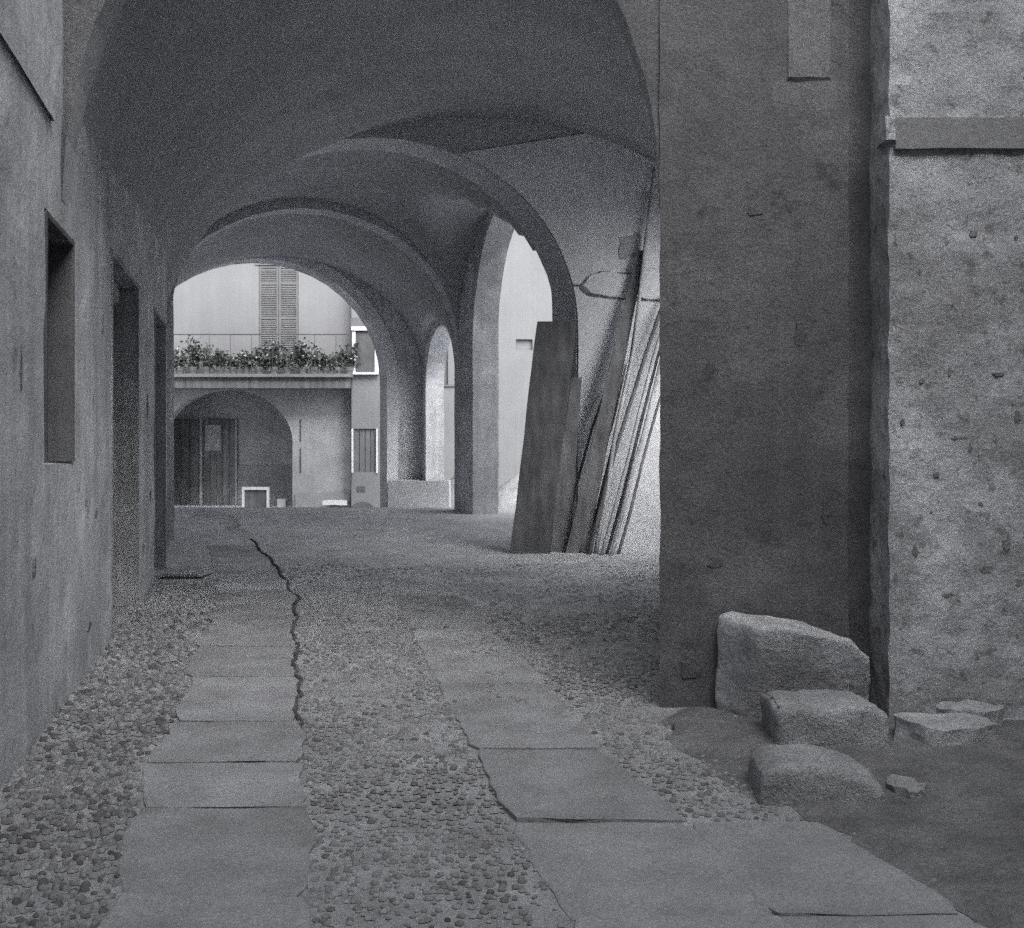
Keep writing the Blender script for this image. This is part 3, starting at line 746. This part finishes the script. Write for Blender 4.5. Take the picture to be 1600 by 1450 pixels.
# heaps of earth seen through the side openings
def heap(cx, cy, rx, ry, h, label, seed):
    bm = bmesh.new(); n = 18; g = []
    for j in range(n + 1):
        row = []
        for i in range(n + 1):
            u, v = -1 + 2 * i / n, -1 + 2 * j / n; r = math.hypot(u, v)
            z = h * max(0, 1 - r ** 1.3) + (.10 * noise.noise(Vector((u * 3, v * 3, seed))) if r < .95 else 0)
            row.append(bm.verts.new((cx + u * rx, cy + v * ry, gz(cy + v * ry) - .05 + max(0, z))))
        g.append(row)
    for j in range(n):
        for i in range(n): bm.faces.new((g[j][i], g[j][i + 1], g[j + 1][i + 1], g[j + 1][i]))
    return tag(base(link('earth_heap', bm, M['dirt'], smooth=True), (cx, cy, 0)), label, 'heap', 'heaps of earth in the side court')
heap(.55, 27.6, 1.7, 1.4, 1.15, 'grey heap of earth in the court behind the broad leaning plank', 1)
heap(-1.25, 26.4, .9, 1.0, 1.1, 'smaller heap of earth seen through the narrow slit by the far arch', 2)

# ------------------------------------------------------------------ balcony house across the court
HY = 31.0
def hx(x): return sx(x, HY)
def hz(y): return sz(y, HY)
FX0, FX1 = -14.0, 8.5
acx, ahw = hx(355), (hx(457) - hx(355))
bm = bmesh.new()
arch_wall(bm, (FX0, HY), (hx(548), HY), (0, .5), -.8, 8.8, [(acx - ahw - FX0, acx + ahw - FX0, -.8, hz(692), hz(608) - hz(692)),
          ])
rough(bm, .6, .012, 1.4, 7)
hb = link('wall', bm, M['court_low'])
house = tag(empty('house', (hx(548), HY, -.38)), 'pale house across the courtyard with a flowered balcony over a dark archway', 'house')
hb.data.transform(Matrix.Translation(-Vector(house.location))); hb.parent = house
# cleaner limewash above the balcony, 4 mm and more proud
bm = bmesh.new(); box(bm, (FX0, HY - .05, hz(590)), (hx(405), HY - .004, 8.8)); box(bm, (hx(467), HY - .05, hz(590)), (hx(549), HY - .004, 8.8)); box(bm, (hx(405), HY - .05, hz(414)), (hx(467), HY - .004, 8.8))
child('upper_render', bm, M['court'], house)
# right hand part of the house, projecting by .5 m
RY = HY - .5
def rx(x): return sx(x, RY)
def rz(y): return sz(y, RY)
bm = bmesh.new()
X0 = rx(549)
arch_wall(bm, (X0, RY), (FX1, RY), (0, .49), -.8, 8.8, [
    (rx(551) - X0, rx(589) - X0, rz(738), rz(670), 0), (rx(552) - X0, rx(600) - X0, rz(583), rz(498), 0) if False else (rx(690.5) - X0, rx(700) - X0, rz(601), rz(525), 0),
    (rx(806) - X0, rx(832) - X0, rz(547), rz(530), 0)])
rough(bm, .6, .010, 1.4, 8)
rw = child('wall', bm, M['court'], house)
# upper window at the right end of the balcony
bm = bmesh.new(); box(bm, (rx(549), RY - .10, rz(510.5)), (rx(606), RY - .004, rz(497))); wl = child('window_lintel', bm, M['shutter'], house)
bm = bmesh.new(); box(bm, (rx(550), RY - .14, rz(517)), (rx(600), RY - .004, rz(511))); child('window_cornice', bm, M['frame'], house)
win = tag(empty('window', Vector((rx(570), RY, rz(583))) - Vector(house.location))); win.parent = house
def sub(name, bm, m, root): return child(name, bm, m, root)
bm = bmesh.new(); box(bm, (rx(551), RY - .09, rz(582)), (rx(556), RY - .004, rz(518))); sub('frame', bm, M['frame'], win); bm = bmesh.new(); box(bm, (rx(586), RY - .07, rz(582)), (rx(592), RY - .004, rz(518)))
sub('frame', bm, M['frame'], win)
bm = bmesh.new(); box(bm, (rx(556.2), RY - .045, rz(582)), (rx(585.8), RY - .004, rz(518))); sub('pane', bm, M['glass_dark'], win)
bm = bmesh.new(); box(bm, (rx(546), RY - .18, rz(585.5)), (rx(592), RY - .004, rz(582.3))); sub('sill', bm, M['frame'], win)
# lower window
win = tag(empty('window', Vector((rx(570), RY, rz(738))) - Vector(house.location))); win.parent = house
bm = bmesh.new(); box(bm, (rx(549.6), RY - .05, rz(739)), (rx(552), RY + .1, rz(670))); sub('frame', bm, M['frame'], win); bm = bmesh.new(); box(bm, (rx(588), RY - .05, rz(739)), (rx(590.4), RY + .1, rz(670)))
sub('frame', bm, M['frame'], win)
bm = bmesh.new()
for k in range(4): box(bm, (lerp(rx(552.2), rx(587.8), k / 4) + .01, RY + .06, rz(738)), (lerp(rx(552.2), rx(587.8), (k + 1) / 4) - .01, RY + .12, rz(670.5)))
sub('shutter', bm, M['shutter'], win)
bm = bmesh.new(); box(bm, (rx(558), RY - .02, rz(768)), (rx(570), RY - .004, rz(760))); child('wall_vent', bm, M['glass_dark'], house)
bm = bmesh.new()      # low cellar arch
c0, w0 = rx(566), rx(585) - rx(566)
vv = [bm.verts.new((c0 + w0 * math.cos(math.pi * i / 12), RY - .012, rz(798) + (rz(784) - rz(798)) * math.sin(math.pi * i / 12))) for i in range(13)]
f = bm.faces.new(vv); g = bmesh.ops.extrude_face_region(bm, geom=[f])
for v in g['geom']:
    if isinstance(v, bmesh.types.BMVert): v.co.y += .1
child('cellar_opening', bm, M['niche'], house)
# dark window behind the slit, ledge of the small opening
bm = bmesh.new(); box(bm, (rx(690.7), RY + .10, rz(601)), (rx(699.8), RY + .15, rz(525.3))); child('shutter', bm, M['shutter'], house)
bm = bmesh.new(); box(bm, (rx(688), RY - .05, rz(604)), (rx(711), RY - .004, rz(601))); child('sill', bm, M['shutter'], house)
bm = bmesh.new(); box(bm, (rx(806.2), RY + .12, rz(547)), (rx(831.8), RY + .17, rz(530.2))); child('shutter', bm, M['band'], house)
# street door side: pale dado, plank of stone
bm = bmesh.new(); box(bm, (hx(462), HY - .06, -.7), (hx(547), HY - .004, hz(771))); rough(bm, .3, .01, 3, 2); child('wall_plinth', bm, M['inside_low'], house)
bm = bmesh.new(); quadbox(bm, [(hx(508), HY - .40), (hx(545), HY - .45), (hx(545), HY - .07), (hx(515), HY - .07)], hz(788), hz(781)); rough(bm, .2, .02, 3, 5)
tag(base(link('stone_ledge', bm, M['frame']), (hx(526), HY - .2, hz(788))), 'pale slanting stone at the foot of the balcony house wall', 'stone')
for yv in ((655, 690), (700, 738)):
    bm = bmesh.new(); box(bm, (hx(468.6), HY - .02, hz(yv[1])), (hx(470.6), HY - .004, hz(yv[0]))); child('wall_crack', bm, M['glass_dark'], house)
# room behind the archway
bm = bmesh.new()
BY = HY + 2.6
box(bm, (acx - ahw - 1.4, BY, -.8), (acx + ahw + .6, BY + .2, 4.4)); box(bm, (acx - ahw - 1.6, HY + .504, -.8), (acx - ahw - 1.4, BY + .2, 4.4)); box(bm, (acx + ahw + .6, HY + .504, -.8), (acx + ahw + .8, BY + .2, 4.4))
box(bm, (acx - ahw - 1.4, HY + .504, 4.0), (acx + ahw + .6, BY - .004, 4.3))
child('archway_room', bm, M['inside'], house)
def bx_(x): return sx(x, BY)
def bz_(y): return sz(y, BY)
bm = bmesh.new(); box(bm, (bx_(371), BY - .05, -.7), (bx_(470), BY - .004, bz_(727))); child('dado', bm, M['inside_low'], house)
dr = tag(empty('door', Vector((bx_(342), BY, -.38)) - Vector(house.location))); dr.parent = house
bm = bmesh.new()
for k in range(5): box(bm, (lerp(bx_(319), bx_(369), k / 5) + .006, BY - .07, -.5), (lerp(bx_(319), bx_(369), (k + 1) / 5) - .006, BY - .004, bz_(655)))
sub('leaf', bm, M['wood_mid'], dr)
bm = bmesh.new(); box(bm, (bx_(313.5), BY - .12, -.5), (bx_(317.5), BY - .004, bz_(655))); box(bm, (bx_(368.8), BY - .12, -.5), (bx_(371.5), BY - .004, bz_(655)))
sub('frame', bm, M['inside'], dr)
bm = bmesh.new(); box(bm, (bx_(322), BY - .085, bz_(704)), (bx_(346), BY - .072, bz_(664))); sub('notice', bm, M['paper'], dr)
dr = tag(empty('door', Vector((bx_(290), BY, -.38)) - Vector(house.location))); dr.parent = house
bm = bmesh.new()
for k in range(4): box(bm, (lerp(bx_(256), bx_(312), k / 4) + .006, BY - .07, -.5), (lerp(bx_(256), bx_(312), (k + 1) / 4) - .006, BY - .004, bz_(657)))
sub('leaf', bm, M['wood_mid'], dr)
# pale framed hatch and block standing in the archway
hc = tag(empty('hatch', (hx(398), HY + .3, -.38)), 'pale framed cellar hatch standing low in the dark archway', 'hatch')
bm = bmesh.new(); hy = HY + .3
def qx(x): return sx(x, hy)
def qz(y): return sz(y, hy)
box(bm, (qx(378), hy, -.4), (qx(381.5), hy + .12, qz(765.5))); box(bm, (qx(416.5), hy, -.4), (qx(420), hy + .12, qz(765.5))); box(bm, (qx(378), hy, qz(765.3)), (qx(420), hy + .12, qz(761)))
child('frame', bm, M['frame'], hc)
bm = bmesh.new(); box(bm, (qx(381.7), hy + .06, -.4), (qx(416.3), hy + .1, qz(765.7))); child('panel', bm, M['niche'], hc)
bm = bmesh.new(); box(bm, (qx(433), hy, -.42), (qx(446), hy + .3, qz(780))); rough(bm, .1, .012, 4, 3)
tag(base(link('stone_block', bm, M['inside']), (qx(440), hy, -.4)), 'small grey block of stone beside the pale framed hatch', 'stone')
# french window with two louvred shutters
for k, (xa, xb) in enumerate(((405.8, 435.6), (436.4, 466.2))):
    sh = tag(empty('shutter', Vector((hx(xa), HY, hz(583))) - Vector(house.location))); sh.parent = house
    a, b = hx(xa), hx(xb); yf = HY - .045
    bm = bmesh.new()
    z0, z1 = hz(583), hz(415)
    box(bm, (a, yf, z0), (a + .06, HY - .004, z1)); box(bm, (b - .06, yf, z0), (b, HY - .004, z1))
    rails = [583, 558, 497, 443, 415]
    for r_ in rails:
        zc = min(max(hz(r_), z0 + .04), z1 - .04); box(bm, (a + .061, yf, zc - .04), (b - .061, HY - .004, zc + .04))
    sub('frame', bm, M['shutter'], sh)
    bm = bmesh.new()
    z = z0 + .09
    while z < z1 - .09:
        if all(abs(z - hz(r_)) > .06 for r_ in rails):
            v = [bm.verts.new(p) for p in ((a + .061, yf + .004, z - .020), (b - .061, yf + .004, z - .020), (b - .061, HY - .006, z + .018), (a + .061, HY - .006, z + .018))]
            bm.faces.new(v); v2 = [bm.verts.new(q.co + Vector((0, 0, .008))) for q in v]; bm.faces.new(v2[::-1])
            for i in range(4): bm.faces.new((v[i], v2[i], v2[(i + 1) % 4], v[(i + 1) % 4]))
        z += .055
    tag(sub('louvres', bm, M['shutter'], sh), kind='stuff')
bm = bmesh.new(); box(bm, (hx(400), HY - .09, hz(414.5)), (hx(472), HY - .051, hz(410))); child('window_lintel', bm, M['court'], house)
# balcony
BF = HY - 1.0
def fx(x): return sx(x, BF)
def fz(y): return sz(y, BF)
bal = tag(empty('balcony', Vector((fx(548), BF, fz(588))) - Vector(house.location))); bal.parent = house
bx0 = -13.9
bm = bmesh.new(); box(bm, (bx0, BF, fz(589)), (fx(549), HY - .055, fz(584))); rough(bm, .4, .006, 3, 2); sub('floor_slab', bm, M['band'], bal)
bm = bmesh.new(); quadbox(bm, [(bx0, BF + .12), (fx(547), BF + .12), (fx(540), HY - .056), (bx0, HY - .056)], fz(606), fz(589.1)); sub('underside_shade', bm, M['wood'], bal)  # dark block added in place of the shadow under the slab
bm = bmesh.new()
box(bm, (bx0, BF + .03, fz(523.2)), (fx(549), BF + .055, fz(521.6))); box(bm, (bx0, BF + .03, fz(580)), (fx(549), BF + .055, fz(578.8)))
x = bx0 + .05
while x < fx(548):
    box(bm, (x, BF + .036, fz(583.9)), (x + .012, BF + .048, fz(523.3))); x += .62
sub('railing', bm, M['iron'], bal)
# roof of the house
bm = bmesh.new(); box(bm, (FX0 - .3, HY - 1.0, 8.803), (FX1 + .3, HY + 7, 9.05)); child('roof', bm, M['roof'], house)
bm = bmesh.new(); box(bm, (FX0, HY + 4, -.8), (FX1, HY + 4.3, 8.8)); child('back_wall', bm, M['court'], house)
# potted plants along the balcony
labels = ['leafy potted plant at the left end of the balcony', 'tall dark potted plant, second from the left on the balcony', 'dense bushy pot plant with white flowers on the balcony',
          'loose stemmed pot plant left of the shuttered window', 'sparse low pot plant before the left shutter edge', 'bushy pot plant just left of the shutters',
          'dark dense pot plant in front of the left shutter', 'dark leafy plant in front of the middle of the shutters', 'rounded bush in front of the right shutter',
          'tallest round bush right of the shutters on the balcony', 'pot plant with pale flowers right of the round bush', 'low pot plant in the gap near the right window',
          'low spreading plant left of the last balcony pot', 'upright plant at the right end of the balcony']
hts = [.72, 1.0, .82, .78, .5, .62, .68, .85, .72, 1.02, .78, .5, .55, .82]
pxs = [276, 297, 318, 340, 360, 380, 401, 424, 446, 470, 488, 507, 524, 543]
rp = random.Random(11)
for i, (px, hgt) in enumerate(zip(pxs, hts)):
    c = Vector((fx(px), BF + .30, fz(584)))
    fp = tag(empty('potted_plant', c), labels[i], 'plant', 'potted plants along the balcony')
    bm = bmesh.new(); bmesh.ops.create_cone(bm, cap_ends=True, segments=12, radius1=.10, radius2=.14, depth=.22, matrix=Matrix.Translation((0, 0, .11)))
    link('pot', bm, M['pot'], fp)
    bm = bmesh.new(); petals = bmesh.new()
    for s in range(11):
        t = rp.uniform(0, 6.28); tip = Vector((math.cos(t) * rp.uniform(.05, .34), math.sin(t) * rp.uniform(.03, .22), hgt * 1.08 * rp.uniform(.45, 1.0)))
        tube(bm, [Vector((0, 0, .2)), tip * .5 + Vector((0, 0, .12)), tip], [.008, .006, .004], 4)
        for q in range(36):
            k = rp.uniform(-.05, 1.05)
            p = Vector((tip.x * k, tip.y * k, .18 + (tip.z - .18) * k)) + Vector((rp.gauss(0, .06), rp.gauss(0, .05), rp.gauss(0, .05)))
            d = Vector((rp.uniform(-1, 1), rp.uniform(-1, 1), rp.uniform(-.4, 1))).normalized(); u = d.cross(Vector((rp.uniform(-1, 1), rp.uniform(-1, 1), rp.uniform(-1, 1)))).normalized()
            ln, wd = rp.uniform(.06, .12), rp.uniform(.028, .05)
            tgt = petals if rp.random() < (.12 if i % 3 == 2 or i in (0, 10) else .05) else bm
            v = [tgt.verts.new(p), tgt.verts.new(p + d * ln * .5 + u * wd), tgt.verts.new(p + d * ln), tgt.verts.new(p + d * ln * .5 - u * wd)]
            tgt.faces.new(v)
    link('foliage', bm, M['leaf'] if i % 2 else M['leaf2'], fp)
    tag(link('flowers', petals, M['petal'], fp), kind='stuff')

# ------------------------------------------------------------------ walls closing the courts (seen only from a step aside); front two added to block daylight
def courtwall(P, Q, t, m, label, top=6.5):
    bm = bmesh.new(); arch_wall(bm, P, Q, t, -.8, top); rough(bm, 1.0, .01, 1.2, 3)
    tag(base(link('court_wall', bm, m), (P[0], P[1], 0)), label, 'wall')
courtwall((14.0, 4.0), (14.0, 30.4), (.4, 0), M['court'], 'high pale wall on the right side of the court, beyond the openings')
courtwall((-13.6, 24.6), (-13.6, 30.9), (-.4, 0), M['court'], 'high pale wall on the left side of the far courtyard')
courtwall((6.0, -5.0), (6.0, 5.69), (.4, 0), M['inside_low'], 'tall unseen wall added right of the viewer to block daylight', 12.0)
courtwall((-4.0, -5.0), (6.4, -5.0), (0, -.4), M['inside_low'], 'tall unseen wall added behind the viewer to block daylight', 12.0)
